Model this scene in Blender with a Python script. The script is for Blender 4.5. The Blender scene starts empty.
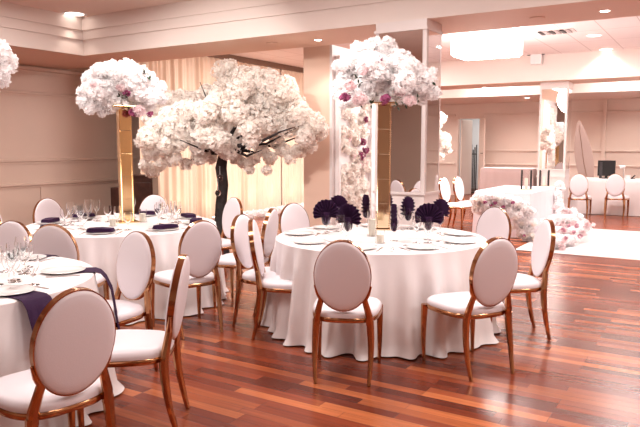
import bpy, math, random
from mathutils import Vector, Matrix
PI = math.pi
random.seed(11)
S = bpy.context.scene
COL = S.collection
# ------------------------------------------------------------------ camera
F = 650.0; EYE = 1.6; PITCH = math.atan(68.5/F); YAW = math.radians(31.6)
FW = Vector((-math.sin(YAW)*math.cos(PITCH), math.cos(YAW)*math.cos(PITCH), -math.sin(PITCH)))
RT = Vector((math.cos(YAW), math.sin(YAW), 0)); UP = RT.cross(FW)
cam = bpy.data.cameras.new('camera'); camo = bpy.data.objects.new('camera', cam); COL.objects.link(camo)
camo.location = (0, 0, EYE)
camo.rotation_euler = (PI/2 - PITCH, 0, YAW)
cam.sensor_width = 36; cam.lens = F/640*36; cam.clip_end = 100
S.camera = camo
def ray(px, py): return FW + RT*((px-320)/F) - UP*((py-213.5)/F)
def atz(px, py, z): r = ray(px, py); return r*((z-EYE)/r.z) + Vector((0, 0, EYE))
def aty(px, py, y): r = ray(px, py); return r*(y/r.y) + Vector((0, 0, EYE))
def atx(px, py, x): r = ray(px, py); return r*(x/r.x) + Vector((0, 0, EYE))
def atd(px, py, d): r = ray(px, py); return r*d + Vector((0, 0, EYE))

# ------------------------------------------------------------------ mesh builder
class MB:
    def __init__(s): s.v = []; s.f = []
    def add(s, vs, fs):
        o = len(s.v); s.v += [tuple(v) for v in vs]; s.f += [tuple(i+o for i in f) for f in fs]; return s
    def box(s, x0, y0, z0, x1, y1, z1):
        v = [(x, y, z) for z in (z0, z1) for y in (y0, y1) for x in (x0, x1)]
        return s.add(v, [(0, 2, 3, 1), (4, 5, 7, 6), (0, 1, 5, 4), (2, 6, 7, 3), (0, 4, 6, 2), (1, 3, 7, 5)])
    def lathe(s, prof, n=24, c=(0, 0, 0)):
        vs = []; fs = []
        for r, z in prof:
            for i in range(n):
                a = 2*PI*i/n; vs.append((c[0]+r*math.cos(a), c[1]+r*math.sin(a), c[2]+z))
        for j in range(len(prof)-1):
            for i in range(n):
                k = (i+1) % n; fs.append((j*n+i, j*n+k, (j+1)*n+k, (j+1)*n+i))
        fs.append(tuple(range(n))[::-1]); fs.append(tuple((len(prof)-1)*n+i for i in range(n)))
        return s.add(vs, fs)
    def tube(s, pts, rad, n=8, sq=False, ref=None):
        pts = [Vector(p) for p in pts]; vs = []; fs = []
        if not isinstance(rad, (list, tuple)): rad = [rad]*len(pts)
        for j, p in enumerate(pts):
            t = (pts[min(j+1, len(pts)-1)]-pts[max(j-1, 0)]).normalized()
            u = Vector(ref or (1, 0, 0)); u = (u - t*u.dot(t))
            if u.length < 1e-3: u = Vector((0, 1, 0)); u = u - t*u.dot(t)
            u.normalize(); w = t.cross(u)
            for i in range(n):
                a = 2*PI*(i+.5)/n
                cx, sy = math.cos(a), math.sin(a)
                if sq: m = max(abs(cx), abs(sy)); cx /= m; sy /= m
                vs.append(p + u*cx*rad[j] + w*sy*rad[j])
        for j in range(len(pts)-1):
            for i in range(n):
                k = (i+1) % n; fs.append((j*n+i, j*n+k, (j+1)*n+k, (j+1)*n+i))
        fs.append(tuple(range(n))[::-1]); fs.append(tuple((len(pts)-1)*n+i for i in range(n)))
        return s.add(vs, fs)
    def rings(s, rings, cap=True):
        n = len(rings[0]); vs = [v for r in rings for v in r]; fs = []
        for j in range(len(rings)-1):
            for i in range(n):
                k = (i+1) % n; fs.append((j*n+i, j*n+k, (j+1)*n+k, (j+1)*n+i))
        if cap: fs.append(tuple(range(n))[::-1]); fs.append(tuple((len(rings)-1)*n+i for i in range(n)))
        return s.add(vs, fs)
def link(name, mb, mat, parent=None, smooth=True, loc=None, rot=None, bevel=0):
    me = bpy.data.meshes.new(name); me.from_pydata(mb.v, [], mb.f); me.materials.append(mat); me.update()
    if smooth:
        me.polygons.foreach_set('use_smooth', [True]*len(me.polygons))
        try: me.set_sharp_from_angle(angle=math.radians(38))
        except Exception: pass
    o = bpy.data.objects.new(name, me); COL.objects.link(o)
    if parent: o.parent = parent
    if loc is not None: o.location = loc
    if rot is not None: o.rotation_euler = rot
    if bevel:
        b = o.modifiers.new('b', 'BEVEL'); b.width = bevel; b.segments = 2; b.limit_method = 'ANGLE'
    return o
def tag(o, label, cat, group=None, kind=None):
    o['label'] = label; o['category'] = cat
    if group: o['group'] = group
    if kind: o['kind'] = kind
    return o
def thing(name, label, cat, loc=(0, 0, 0), rz=0, group=None):
    o = bpy.data.objects.new(name, None); COL.objects.link(o); o.location = loc; o.rotation_euler = (0, 0, rz)
    o.empty_display_size = .1
    return tag(o, label, cat, group)
def struct(name, mb, mat, parent=None, smooth=False, bevel=0):
    o = link(name, mb, mat, parent, smooth, bevel=bevel)
    if not parent: o['kind'] = 'structure'
    return o
def dup(root, loc, rz, label, group=None):
    r = root.copy(); COL.objects.link(r); r.location = loc; r.rotation_euler = (0, 0, rz); r['label'] = label
    if group: r['group'] = group
    for ch in root.children:
        c = ch.copy(); COL.objects.link(c); c.parent = r
        for g in ch.children:
            d = g.copy(); COL.objects.link(d); d.parent = c
    return r

# ------------------------------------------------------------------ materials
def mat(name, col, rough=.6, metal=0, noise=None, bump=0, bscale=30, spec=.5, trans=0, coat=0, ior=1.45, sheen=0, sss=0):
    m = bpy.data.materials.new(name); m.use_nodes = True; nt = m.node_tree; b = nt.nodes['Principled BSDF']
    b.inputs['Base Color'].default_value = (*col, 1); b.inputs['Roughness'].default_value = rough
    b.inputs['Metallic'].default_value = metal; b.inputs['Specular IOR Level'].default_value = spec
    b.inputs['Transmission Weight'].default_value = trans; b.inputs['Coat Weight'].default_value = coat
    b.inputs['IOR'].default_value = ior; b.inputs['Sheen Weight'].default_value = sheen
    tc = nt.nodes.new('ShaderNodeTexCoord')
    if noise:
        n = nt.nodes.new('ShaderNodeTexNoise'); n.inputs['Scale'].default_value = noise[0]; n.inputs['Detail'].default_value = 4
        nt.links.new(tc.outputs['Object'], n.inputs['Vector'])
        r = nt.nodes.new('ShaderNodeValToRGB')
        r.color_ramp.elements[0].position = .3; r.color_ramp.elements[1].position = .7
        r.color_ramp.elements[0].color = (*[c*(1-noise[1]) for c in col], 1); r.color_ramp.elements[1].color = (*[min(1, c*(1+noise[1])) for c in col], 1)
        nt.links.new(n.outputs['Fac'], r.inputs['Fac']); nt.links.new(r.outputs['Color'], b.inputs['Base Color'])
    if bump:
        n = nt.nodes.new('ShaderNodeTexNoise'); n.inputs['Scale'].default_value = bscale; n.inputs['Detail'].default_value = 5
        nt.links.new(tc.outputs['Object'], n.inputs['Vector'])
        bp = nt.nodes.new('ShaderNodeBump'); bp.inputs['Strength'].default_value = bump; bp.inputs['Distance'].default_value = .01
        nt.links.new(n.outputs['Fac'], bp.inputs['Height']); nt.links.new(bp.outputs['Normal'], b.inputs['Normal'])
    return m
def emit(name, col, st):
    m = bpy.data.materials.new(name); m.use_nodes = True; b = m.node_tree.nodes['Principled BSDF']
    b.inputs['Base Color'].default_value = (*col, 1); b.inputs['Emission Color'].default_value = (*col, 1); b.inputs['Emission Strength'].default_value = st
    return m
def petal(name, col, tr=.45):
    m = bpy.data.materials.new(name); m.use_nodes = True; nt = m.node_tree; nt.nodes.clear()
    o = nt.nodes.new('ShaderNodeOutputMaterial'); d = nt.nodes.new('ShaderNodeBsdfDiffuse'); t = nt.nodes.new('ShaderNodeBsdfTranslucent'); x = nt.nodes.new('ShaderNodeMixShader')
    tc = nt.nodes.new('ShaderNodeTexCoord'); n = nt.nodes.new('ShaderNodeTexNoise'); n.inputs['Scale'].default_value = 9
    r = nt.nodes.new('ShaderNodeValToRGB'); r.color_ramp.elements[0].color = (*[c*f for c, f in zip(col, (.98, .945, .94))], 1); r.color_ramp.elements[1].color = (*col, 1)
    r.color_ramp.elements[0].position = .35; r.color_ramp.elements[1].position = .6
    nt.links.new(tc.outputs['Object'], n.inputs['Vector']); nt.links.new(n.outputs['Fac'], r.inputs['Fac'])
    for s_ in (d, t): nt.links.new(r.outputs['Color'], s_.inputs['Color'])
    x.inputs[0].default_value = tr
    nt.links.new(d.outputs[0], x.inputs[1]); nt.links.new(t.outputs[0], x.inputs[2]); nt.links.new(x.outputs[0], o.inputs[0])
    return m
M = {}
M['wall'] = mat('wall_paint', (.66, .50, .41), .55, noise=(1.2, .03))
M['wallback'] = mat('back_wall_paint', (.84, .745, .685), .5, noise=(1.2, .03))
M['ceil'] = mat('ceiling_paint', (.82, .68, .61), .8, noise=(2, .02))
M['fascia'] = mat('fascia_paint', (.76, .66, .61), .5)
M['soffit'] = mat('soffit_bounce_tint', (.78, .57, .46), .7)  # orange bounce light from the floor is put into this base colour
M['backceil'] = None
M['gold'] = mat('rose_gold_metal', (.50, .26, .13), .14, 1, noise=(6, .08))
M['goldm'] = mat('gold_mirror', (.86, .60, .30), .12, 1)
M['goldrefl'] = mat('gold_wall_reflection', (.84, .64, .42), .08, 1)  # gold mirror with the tan wall's reflection put into its base colour
M['mirror'] = mat('mirror_glass', (.86, .84, .83), .02, 1)
M['vinyl'] = mat('white_leatherette', (.76, .69, .72), .42, bump=.08, bscale=160)
M['cloth'] = mat('white_satin_cloth', (.80, .74, .735), .5, bump=.15, bscale=14, sheen=.2)
M['bluecloth'] = mat('white_table_linen', (.80, .74, .77), .6, bump=.1, bscale=14)
M['pinkcloth'] = mat('blush_table_linen', (.43, .31, .29), .65, bump=.1, bscale=14)
M['navy'] = mat('navy_linen', (.030, .008, .036), .75, bump=.3, bscale=60, spec=.2)
M['china'] = mat('white_china', (.88, .86, .85), .12, coat=.4)
M['steel'] = mat('polished_cutlery_steel', (.75, .72, .72), .15, 1)
M['glass'] = mat('clear_glass', (1, 1, 1), .0, trans=1, ior=1.3)
M['wax'] = mat('ivory_candle_wax', (.86, .80, .68), .4)
M['white'] = mat('white_paint', (.82, .78, .78), .4)
M['whitetrim'] = mat('white_satin_trim', (.74, .66, .64), .35)
M['black'] = mat('black_plastic', (.012, .011, .012), .35)
M['bark'] = mat('dark_bark', (.018, .012, .012), .8, noise=(20, .5), bump=.6, bscale=30)
M['darkwood'] = mat('dark_stained_wood', (.05, .018, .012), .35, noise=(12, .3))
M['grey'] = mat('grey_corridor_paint', (.50, .49, .49), .7)
M['leaf'] = mat('dark_green_leaf', (.02, .035, .015), .6)
M['petal'] = petal('white_petals', (.985, .97, .97))
M['petal2'] = petal('cherry_petals', (.975, .935, .89))
M['blush'] = petal('blush_petals', (.90, .76, .77))
M['purple'] = petal('plum_petals', (.36, .10, .20), .2)
M['lamp'] = emit('downlight_lens', (1, .93, .86), 14)
M['lampdim'] = emit('soft_downlight_lens', (1, .9, .82), 4)
M['chand'] = emit('lit_crystal', (1, .95, .92), 7)
M['led'] = emit('warm_led', (1, .85, .7), 9)
M['dance'] = mat('white_dance_vinyl', (.86, .80, .80), .25)
M['line'] = mat('grey_seam', (.45, .38, .37), .4)
def curtain_mat():
    return mat('sheer_cream_drape', (.80, .62, .47), .6, noise=(1.5, .04), sheen=.2)
M['drape'] = curtain_mat()
# floor: short glossy red-brown boards running across the room
def floor_mat():
    m = bpy.data.materials.new('cherry_floor_boards'); m.use_nodes = True; nt = m.node_tree; b = nt.nodes['Principled BSDF']
    tc = nt.nodes.new('ShaderNodeTexCoord')
    br = nt.nodes.new('ShaderNodeTexBrick'); br.inputs['Scale'].default_value = 1
    br.inputs['Brick Width'].default_value = .78; br.inputs['Row Height'].default_value = .082
    br.inputs['Mortar Size'].default_value = .0012; br.inputs['Mortar Smooth'].default_value = .3; br.offset = .37; br.offset_frequency = 3; br.squash = 1.3; br.squash_frequency = 4
    br.inputs['Color1'].default_value = (0, 0, 0, 1); br.inputs['Color2'].default_value = (1, 1, 1, 1); br.inputs['Mortar'].default_value = (0, 0, 0, 1)
    nt.links.new(tc.outputs['Object'], br.inputs['Vector'])
    r = nt.nodes.new('ShaderNodeValToRGB'); cr = r.color_ramp
    cr.elements[0].position = 0; cr.elements[0].color = (.100, .017, .008, 1)
    cr.elements[1].position = 1; cr.elements[1].color = (.46, .135, .048, 1)
    e = cr.elements.new(.3); e.color = (.165, .029, .011, 1)
    e = cr.elements.new(.6); e.color = (.235, .046, .017, 1)
    e = cr.elements.new(.82); e.color = (.31, .078, .027, 1)
    nt.links.new(br.outputs['Color'], r.inputs['Fac'])
    mp = nt.nodes.new('ShaderNodeMapping'); mp.inputs['Scale'].default_value = (2.5, 45, 1)
    nt.links.new(tc.outputs['Object'], mp.inputs['Vector'])
    n = nt.nodes.new('ShaderNodeTexNoise'); n.inputs['Scale'].default_value = 1; n.inputs['Detail'].default_value = 5
    nt.links.new(mp.outputs[0], n.inputs['Vector'])
    mx = nt.nodes.new('ShaderNodeMix'); mx.data_type = 'RGBA'; mx.blend_type = 'OVERLAY'; mx.inputs[0].default_value = .45
    nt.links.new(r.outputs[0], mx.inputs[6]); nt.links.new(n.outputs['Fac'], mx.inputs[7])
    m2 = nt.nodes.new('ShaderNodeMix'); m2.data_type = 'RGBA'
    nt.links.new(br.outputs['Fac'], m2.inputs[0]); nt.links.new(mx.outputs[2], m2.inputs[6]); m2.inputs[7].default_value = (.05, .012, .008, 1)
    nt.links.new(m2.outputs[2], b.inputs['Base Color'])
    b.inputs['Roughness'].default_value = .27; b.inputs['Specular IOR Level'].default_value = .36
    bp = nt.nodes.new('ShaderNodeBump'); bp.inputs['Strength'].default_value = .1; bp.inputs['Distance'].default_value = .001; bp.invert = True
    nt.links.new(br.outputs['Fac'], bp.inputs['Height']); nt.links.new(bp.outputs[0], b.inputs['Normal'])
    return m
M['floor'] = floor_mat()
def tile_mat():
    m = bpy.data.materials.new('ceiling_tiles'); m.use_nodes = True; nt = m.node_tree; b = nt.nodes['Principled BSDF']
    tc = nt.nodes.new('ShaderNodeTexCoord'); br = nt.nodes.new('ShaderNodeTexBrick'); br.offset = 0; br.inputs['Scale'].default_value = 1
    br.inputs['Brick Width'].default_value = .61; br.inputs['Row Height'].default_value = 1.22; br.inputs['Mortar Size'].default_value = .008
    br.inputs['Color1'].default_value = (.86, .76, .74, 1); br.inputs['Color2'].default_value = (.84, .74, .72, 1); br.inputs['Mortar'].default_value = (.60, .48, .45, 1)
    nt.links.new(tc.outputs['Object'], br.inputs['Vector']); nt.links.new(br.outputs['Color'], b.inputs['Base Color']); b.inputs['Roughness'].default_value = .8
    return m
M['backceil'] = tile_mat()

# ------------------------------------------------------------------ the room
XL, YB, XR, YF = -10.5, 20.0, 5.0, -5.0
struct('floor', MB().box(XL-.2, YF-.2, -.1, XR+.2, YB+4.2, 0), M['floor'])
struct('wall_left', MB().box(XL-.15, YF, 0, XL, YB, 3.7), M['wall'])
struct('wall_front', MB().box(XL-.15, YF-.15, 0, XR, YF, 3.7), M['wall'])
struct('wall_right', MB().box(XR, YF, 0, XR+.15, YB, 3.7), M['wall'])
# profiled rails of the left wall (dark shadow line under each comes from the profile)
def rail_y(x, s, z, y0, y1, d=.035, h=.07):   # rail running along y on a wall at x, facing s
    m = MB(); pr = [(0, z-h/2), (d*.35, z-h/2), (d*.45, z-h*.1), (d, z), (d, z+h*.35), (d*.4, z+h/2), (0, z+h/2)]
    n = len(pr); vs = [(x+s*a, y, b) for y in (y0, y1) for a, b in pr]
    return m.add(vs, [(i, (i+1) % n, n+(i+1) % n, n+i) for i in range(n)]+[tuple(range(n)), tuple(range(2*n-1, n-1, -1))])
def rail_x(y, s, z, x0, x1, d=.035, h=.07):
    m = MB(); pr = [(0, z-h/2), (d*.35, z-h/2), (d*.45, z-h*.1), (d, z), (d, z+h*.35), (d*.4, z+h/2), (0, z+h/2)]
    n = len(pr); vs = [(x, y+s*a, b) for x in (x0, x1) for a, b in pr]
    return m.add(vs, [(i, (i+1) % n, n+(i+1) % n, n+i) for i in range(n)]+[tuple(range(n)), tuple(range(2*n-1, n-1, -1))])
tn = [0]
def trim(mb, m):
    tn[0] += 1; return struct('trim_%d' % tn[0], mb, m)
for z, d, h in ((.885, .05, .09), (1.31, .04, .10), (2.50, .04, .09), (2.92, .06, .14)):
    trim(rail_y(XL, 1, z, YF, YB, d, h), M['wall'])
for y in (-2.5, .0, 2.5, 4.95, 7.4, 9.85):
    trim(MB().box(XL, y-.025, .12, XL+.018, y+.025, .84), M['wall'])
struct('baseboard_left', MB().box(XL, YF, 0, XL+.025, YB, .13), M['wall'])
# ceilings
FX, FY = -8.62, 6.93
struct('ceiling', MB().box(FX, YF, 3.57, XR, FY, 3.7), M['ceil'])
o = struct('ceiling_back', MB().box(XL, 8.02, 3.56, XR, YB+4, 3.7), M['backceil'])
# dropped soffit on the left and beam across, with stepped mouldings
trim(MB().box(XL, YF, 3.0, FX, 8.02, 3.57), M['soffit'])
trim(MB().box(FX, FY, 3.0, XR, 8.02, 3.57), M['soffit'])
# facing boards
trim(MB().box(FX, YF, 2.995, FX+.012, FY, 3.57), M['fascia'])
trim(MB().box(FX+.012, FY-.012, 2.995, XR, FY, 3.57), M['fascia'])
for z0, z1, d in ((3.37, 3.57, .045), (3.23, 3.37, .025)):
    trim(MB().box(FX+.012, YF, z0, FX+.012+d, FY-.012, z1), M['fascia'])
    trim(MB().box(FX+.012+d, FY-.012-d, z0, XR, FY-.012, z1), M['fascia'])
# far beam and rear bulkhead
M['farf'] = mat('far_fascia_paint', (.82, .72, .67), .6)
trim(MB().box(XL, 14.9, 3.0, XR, 16.0, 3.56), M['soffit'])
trim(MB().box(XL, 14.885, 2.995, XR, 14.9, 3.56), M['farf'])
trim(MB().box(XL, 17.2, 2.88, XR, YB, 3.56), M['farf'])
# back wall with a doorway
dx0, dx1 = aty(458, 150, YB).x, aty(480, 150, YB).x
DT = 2.42
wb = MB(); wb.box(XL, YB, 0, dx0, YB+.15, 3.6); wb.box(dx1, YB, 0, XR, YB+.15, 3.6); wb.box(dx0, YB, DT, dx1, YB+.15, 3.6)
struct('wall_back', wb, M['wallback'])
for z, d, h in ((1.0, .05, .07), (1.42, .05, .07), (2.52, .05, .08)):
    for a, b in ((XL, dx0-.1), (dx1+.1, XR)):
        trim(rail_x(YB, -1, z, a, b, d, h), M['wallback'])
struct('baseboard_back', MB().box(dx1+.1, YB-.025, 0, XR, YB, .15), M['wallback'])
px = aty(605, 120, YB).x
trim(MB().box(px-.05, YB-.09, 0, px+.05, YB, 2.88), M['wallback'])
# doorway, corridor behind and the open door leaf
t = MB(); t.box(dx0-.09, YB-.03, 0, dx0, YB, DT+.09); t.box(dx1, YB-.03, 0, dx1+.09, YB, DT+.09); t.box(dx0, YB-.03, DT, dx1, YB, DT+.09)
trim(t, M['wallback'])
c = MB(); c.box(dx0-1.6, YB+3.4, 0, dx1+1.2, YB+3.5, 3.0); c.box(dx0-1.7, YB+.15, 0, dx0-1.6, YB+3.5, 3.0); c.box(dx1+1.2, YB+.15, 0, dx1+1.3, YB+3.5, 3.0)
struct('wall_corridor', c, M['grey'])
struct('ceiling_corridor', MB().box(dx0-1.7, YB+.15, 3.0, dx1+1.3, YB+3.5, 3.1), M['grey'])
d = bpy.data.objects.new('door_1', None); COL.objects.link(d); d['kind'] = 'structure'; d.location = (dx1+.02, YB-.04, 0); d.rotation_euler = (0, 0, math.radians(-62))
link('door_leaf', MB().box(0, -.045, .01, .80, 0, DT-.02), M['wallback'], d, False, bevel=.004)
h = link('door_handle', MB().tube([(.72, -.045, 1.35), (.72, -.09, 1.35), (.58, -.09, 1.35)], .012), M['black'], d)
d2 = bpy.data.objects.new('door_2', None); COL.objects.link(d2); d2['kind'] = 'structure'; d2.location = (dx0+.02, YB+.16, 0); d2.rotation_euler = (0, 0, math.radians(72))
link('door_leaf', MB().box(0, -.045, .01, .55, 0, DT-.02), M['wallback'], d2, False, bevel=.004)
# mirrored pillars ------------------------------------------------
def pillar(x0, y0, x1, y1, top, zlo, zhi, fr=.045, faces='fr'):
    struct('trim_pillar', MB().box(x0, y0, 0, x1, y1, top), M['whitetrim'])
    g = .012
    m = MB(); m.box(x0+fr, y0-g*.5, zlo, x1-fr, y0, zhi)
    struct('trim_mirror', m, M['mirror'])
    m = MB(); m.box(x1, y0+fr, zlo, x1+g*.5, y1-fr, zhi); m.box(x0-g*.5, y0+fr, zlo, x0, y1-fr, zhi)
    struct('trim_mirror', m, M['mirror'])
    m = MB()
    for a, b in ((zlo-.03, zlo), (zhi, zhi+.03)): m.box(x0-.015, y0-.02, a, x1+.015, y1, b)
    for a, b in ((.62, .66), (.0, .14)): m.box(x0-.015, y0-.02, a, x1+.015, y1, b)
    m.box(x0-.012, y0-.016, zlo-.19, x1+.012, y1, zlo-.15)
    struct('trim_pillar_mouldings', m, M['whitetrim'])
pillar(-3.49, FY-.02, -2.86, 7.36, 2.997, 1.06, 2.88)
pillar(-3.56, 15.25, -2.96, 15.75, 2.997, 1.06, 2.84)
# wall pier behind the beam with a white lining on its right side
struct('wall_pier', MB().box(-5.22, 8.03, 0, -4.78, 9.42, 3.0), M['soffit'])
struct('trim_pier_lining', MB().box(-4.78, 8.03, 0, -4.74, 9.42, 3.0), M['white'])
struct('trim_pier_rail', rail_x(8.03, -1, 1.9, -5.22, -4.78, .01, .03), M['soffit'])

# ------------------------------------------------------------------ lamps
def spot(loc, e, size=100, blend=.6, col=(1, .86, .76), r=.05, rot=(0, 0, 0)):
    l = bpy.data.lights.new('lamp_or_fill_spot', 'SPOT'); l.energy = e; l.spot_size = math.radians(size); l.spot_blend = blend; l.color = col; l.shadow_soft_size = r
    o = bpy.data.objects.new('lamp_or_fill_spot', l); COL.objects.link(o); o.location = loc; o.rotation_euler = rot; return o
def area(loc, e, sx, sy, col=(1, .88, .80), rot=(0, 0, 0)):
    l = bpy.data.lights.new('ceiling_lamp', 'AREA'); l.shape = 'RECTANGLE'; l.size = sx; l.size_y = sy; l.energy = e; l.color = col
    o = bpy.data.objects.new('ceiling_lamp', l); COL.objects.link(o); o.location = loc; o.rotation_euler = rot; return o
def downlight(x, y, z, label, r=.055, m='lamp', group='recessed ceiling downlights'):
    t = thing('recessed_downlight', label, 'ceiling light', (x, y, z), 0, group)
    link('trim_ring', MB().lathe([(r, -.001), (r*1.25, -.004), (r*1.3, -.001), (r*1.3, .0)], 24), M['white'], t)
    link('lens', MB().lathe([(r*.98, -.0035), (r*.98, -.001)], 20), M[m], t, False)
    return t
p = atz(74.5, 14, 3.57); downlight(p.x, p.y, 3.57, 'large round downlight in the raised ceiling near its left corner', .14, 'lampdim')
spot((p.x, p.y, 3.5), 10, 80)
for q, lb in (((126, 58.5), 'small lit downlight in the beam soffit above the left flower arrangement'),
              ((318, 40), 'small lit downlight in the beam soffit above the wall pier'),
              ((605, 11), 'small lit downlight in the beam soffit at the upper right corner')):
    p = atz(*q, 3.0); downlight(p.x, p.y, 3.0, lb, .045); spot((p.x, p.y, 2.97), 38, 110, r=.04)
for q, lb in (((272, 43), 'round unlit sensor disc in the beam soffit above the blossom tree'),
              ((537, 17.5), 'round unlit sensor disc in the beam soffit right of the mirrored pillar')):
    p = atz(*q, 3.0); o = link('ceiling_sensor', MB().lathe([(.085, 0), (.08, -.012), (.0, -.014)][::-1], 24), M['soffit'], None, True, p); tag(o, lb, 'sensor')
for q, lb in (((594, 35.5), 'nearer of the two lit oval downlights in the tiled back ceiling'), ((606, 49.5), 'farther of the two lit downlights in the tiled back ceiling')):
    p = atz(*q, 3.56); downlight(p.x, p.y, 3.56, lb, .12, 'lampdim'); spot((p.x, p.y, 3.5), 70, 130)
for q, lb in (((485, 87.5), 'tiny lit downlight in the far beam left of the far pillar'), ((527, 97.8), 'tiny lit downlight in the rear bulkhead beside the far pillar')):
    z = 3.0 if q[1] < 90 else 2.88
    p = atz(*q, z); downlight(p.x, p.y, z, lb, .06); spot((p.x, p.y, z-.04), 30, 120)
# wall-grazing lamps close to the fascia give the bright scallops
for q in ((66, 50), (94, 50), (205, 40), (342, 26), (532, 5)):
    if q[0] == 66: p = atx(*q, FX); spot((p.x+.22, p.y, 3.42), 14, 56, .5, (1, .93, .9), .02)
    else: p = aty(*q, FY); spot((p.x, p.y-.22, 3.42), 14, 56, .5, (1, .93, .9), .02)
for q in ((507, 78), (609, 73)):
    p = aty(*q, 14.9); spot((p.x, p.y-.22, 3.42), 3, 56, .5, (1, .93, .9), .02)
# main ceiling lamps of the front half (raised ceiling, over and behind the camera)
WARM = (1, .945, .91)
for x, y, e in ((-6.8, 4.9, 80), (-3.6, 4.7, 80), (-.6, 4.7, 80), (2.2, 4.9, 80), (-6.8, 2.2, 75), (-3.4, 1.8, 50), (.0, 1.8, 38), (2.8, 2.2, 40), (-6, -2, 40), (-1.5, -2.2, 14), (2.6, -2, 14)):
    area((x, y, 3.54), e, .9, .9, WARM)
for x, y in ((-7, 10.5), (-6.8, 13.2), (-3.2, 10.2), (-1.2, 12.8), (1.2, 10.5)):
    area((x, y, 3.53), 125 if x < -6 else 82, .8, .8, (1, .965, .95))
for x in (-8, -5, -1.8, 1.2): area((x, 16.6, 3.5), 60, .8, .5, (1, .97, .955))
for x in (-7.3, -4.9, -2.2, .6): spot((x, 18.6, 2.84), 75, 150, .8)
area(((dx0+dx1)/2, YB+1.8, 2.95), 90, .8, 1.5, (1, .98, .95))
# added spots without fixtures, aimed to brighten the tree, bouquets and flower panel
def aim_fill(src, dst, e, size=45):
    d = Vector(dst)-Vector(src); o = spot(src, e, size, .7, (1, .94, .89), .06); o.rotation_euler = d.to_track_quat('-Z', 'Y').to_euler()
aim_fill((-4.3, 3.6, 3.5), (-5.9, 6.9, 2.1), 330, 56); aim_fill((-2.2, 3.2, 3.5), (-2.56, 5.18, 2.3), 130, 34); aim_fill((-4.4, 2.8, 3.5), (-5.25, 4.63, 2.3), 130, 34)
aim_fill((-2.6, 9.2, 3.5), (-4.75, 8.7, 1.6), 110, 60)
# chandelier
p = atd(487, 40, 11.3)
t = thing('crystal_chandelier', 'large bright rectangular crystal ceiling light beyond the beam', 'chandelier', (p.x, p.y, 3.56), 0)
W2, D2 = .54, .30
link('canopy', MB().box(-W2*.92, -D2*.9, -.05, W2*.92, D2*.9, 0), M['white'], t, False)
m = MB()
for i in range(40):
    for j in range(22):
        x = -W2+(i+.5)*2*W2/40; y = -D2+(j+.5)*2*D2/22
        edge = i in (0, 39) or j in (0, 21)
        if not edge and (i+j) % 2: continue
        zb = -.43+.006*math.sin(i*2.1+j)+(.03 if min(i, 39-i) < 2 else 0)
        m.box(x-.012, y-.012, zb, x+.012, y+.012, -.05)
link('crystal_strands', m, M['chand'], t, False)
link('crystal_body', MB().box(-W2+.03, -D2+.03, -.42, W2-.03, D2-.03, -.05), M['chand'], t, False)
l = bpy.data.lights.new('chandelier_lamp', 'POINT'); l.energy = 170; l.color = (1, .93, .88); l.shadow_soft_size = .4
lo = bpy.data.objects.new('chandelier_lamp', l); COL.objects.link(lo); lo.location = (p.x, p.y, 2.85)
# grille and wall-mounted box
p = atz(556, 31, 3.56)
t = thing('ceiling_air_grille', 'slatted metal air grille in the tiled ceiling right of the chandelier', 'vent', (p.x, p.y, 3.56), 0)
link('frame', MB().box(-.30, -.2, -.012, .30, .2, 0), M['whitetrim'], t, False)
for k in range(6):
    link('slat', MB().box(-.27+k*.09, -.17, -.03, -.25+k*.09+.04, .17, -.012), M['line'] if k % 2 else M['black'], t, False)
p = aty(537, 59, 14.87)
t = thing('emergency_light', 'small white box with black lamp heads on the far fascia', 'emergency light', (p.x, 14.88, p.z), 0)
link('housing', MB().box(-.11, -.16, -.13, .13, 0, .12), M['white'], t, False, bevel=.015)
for x in (-.15, .14): link('lamp_head', MB().lathe([(.02, -.05), (.05, -.04), (.055, .04), (.03, .05)], 14, (x, -.1, .12)), M['black'], t)

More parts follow.
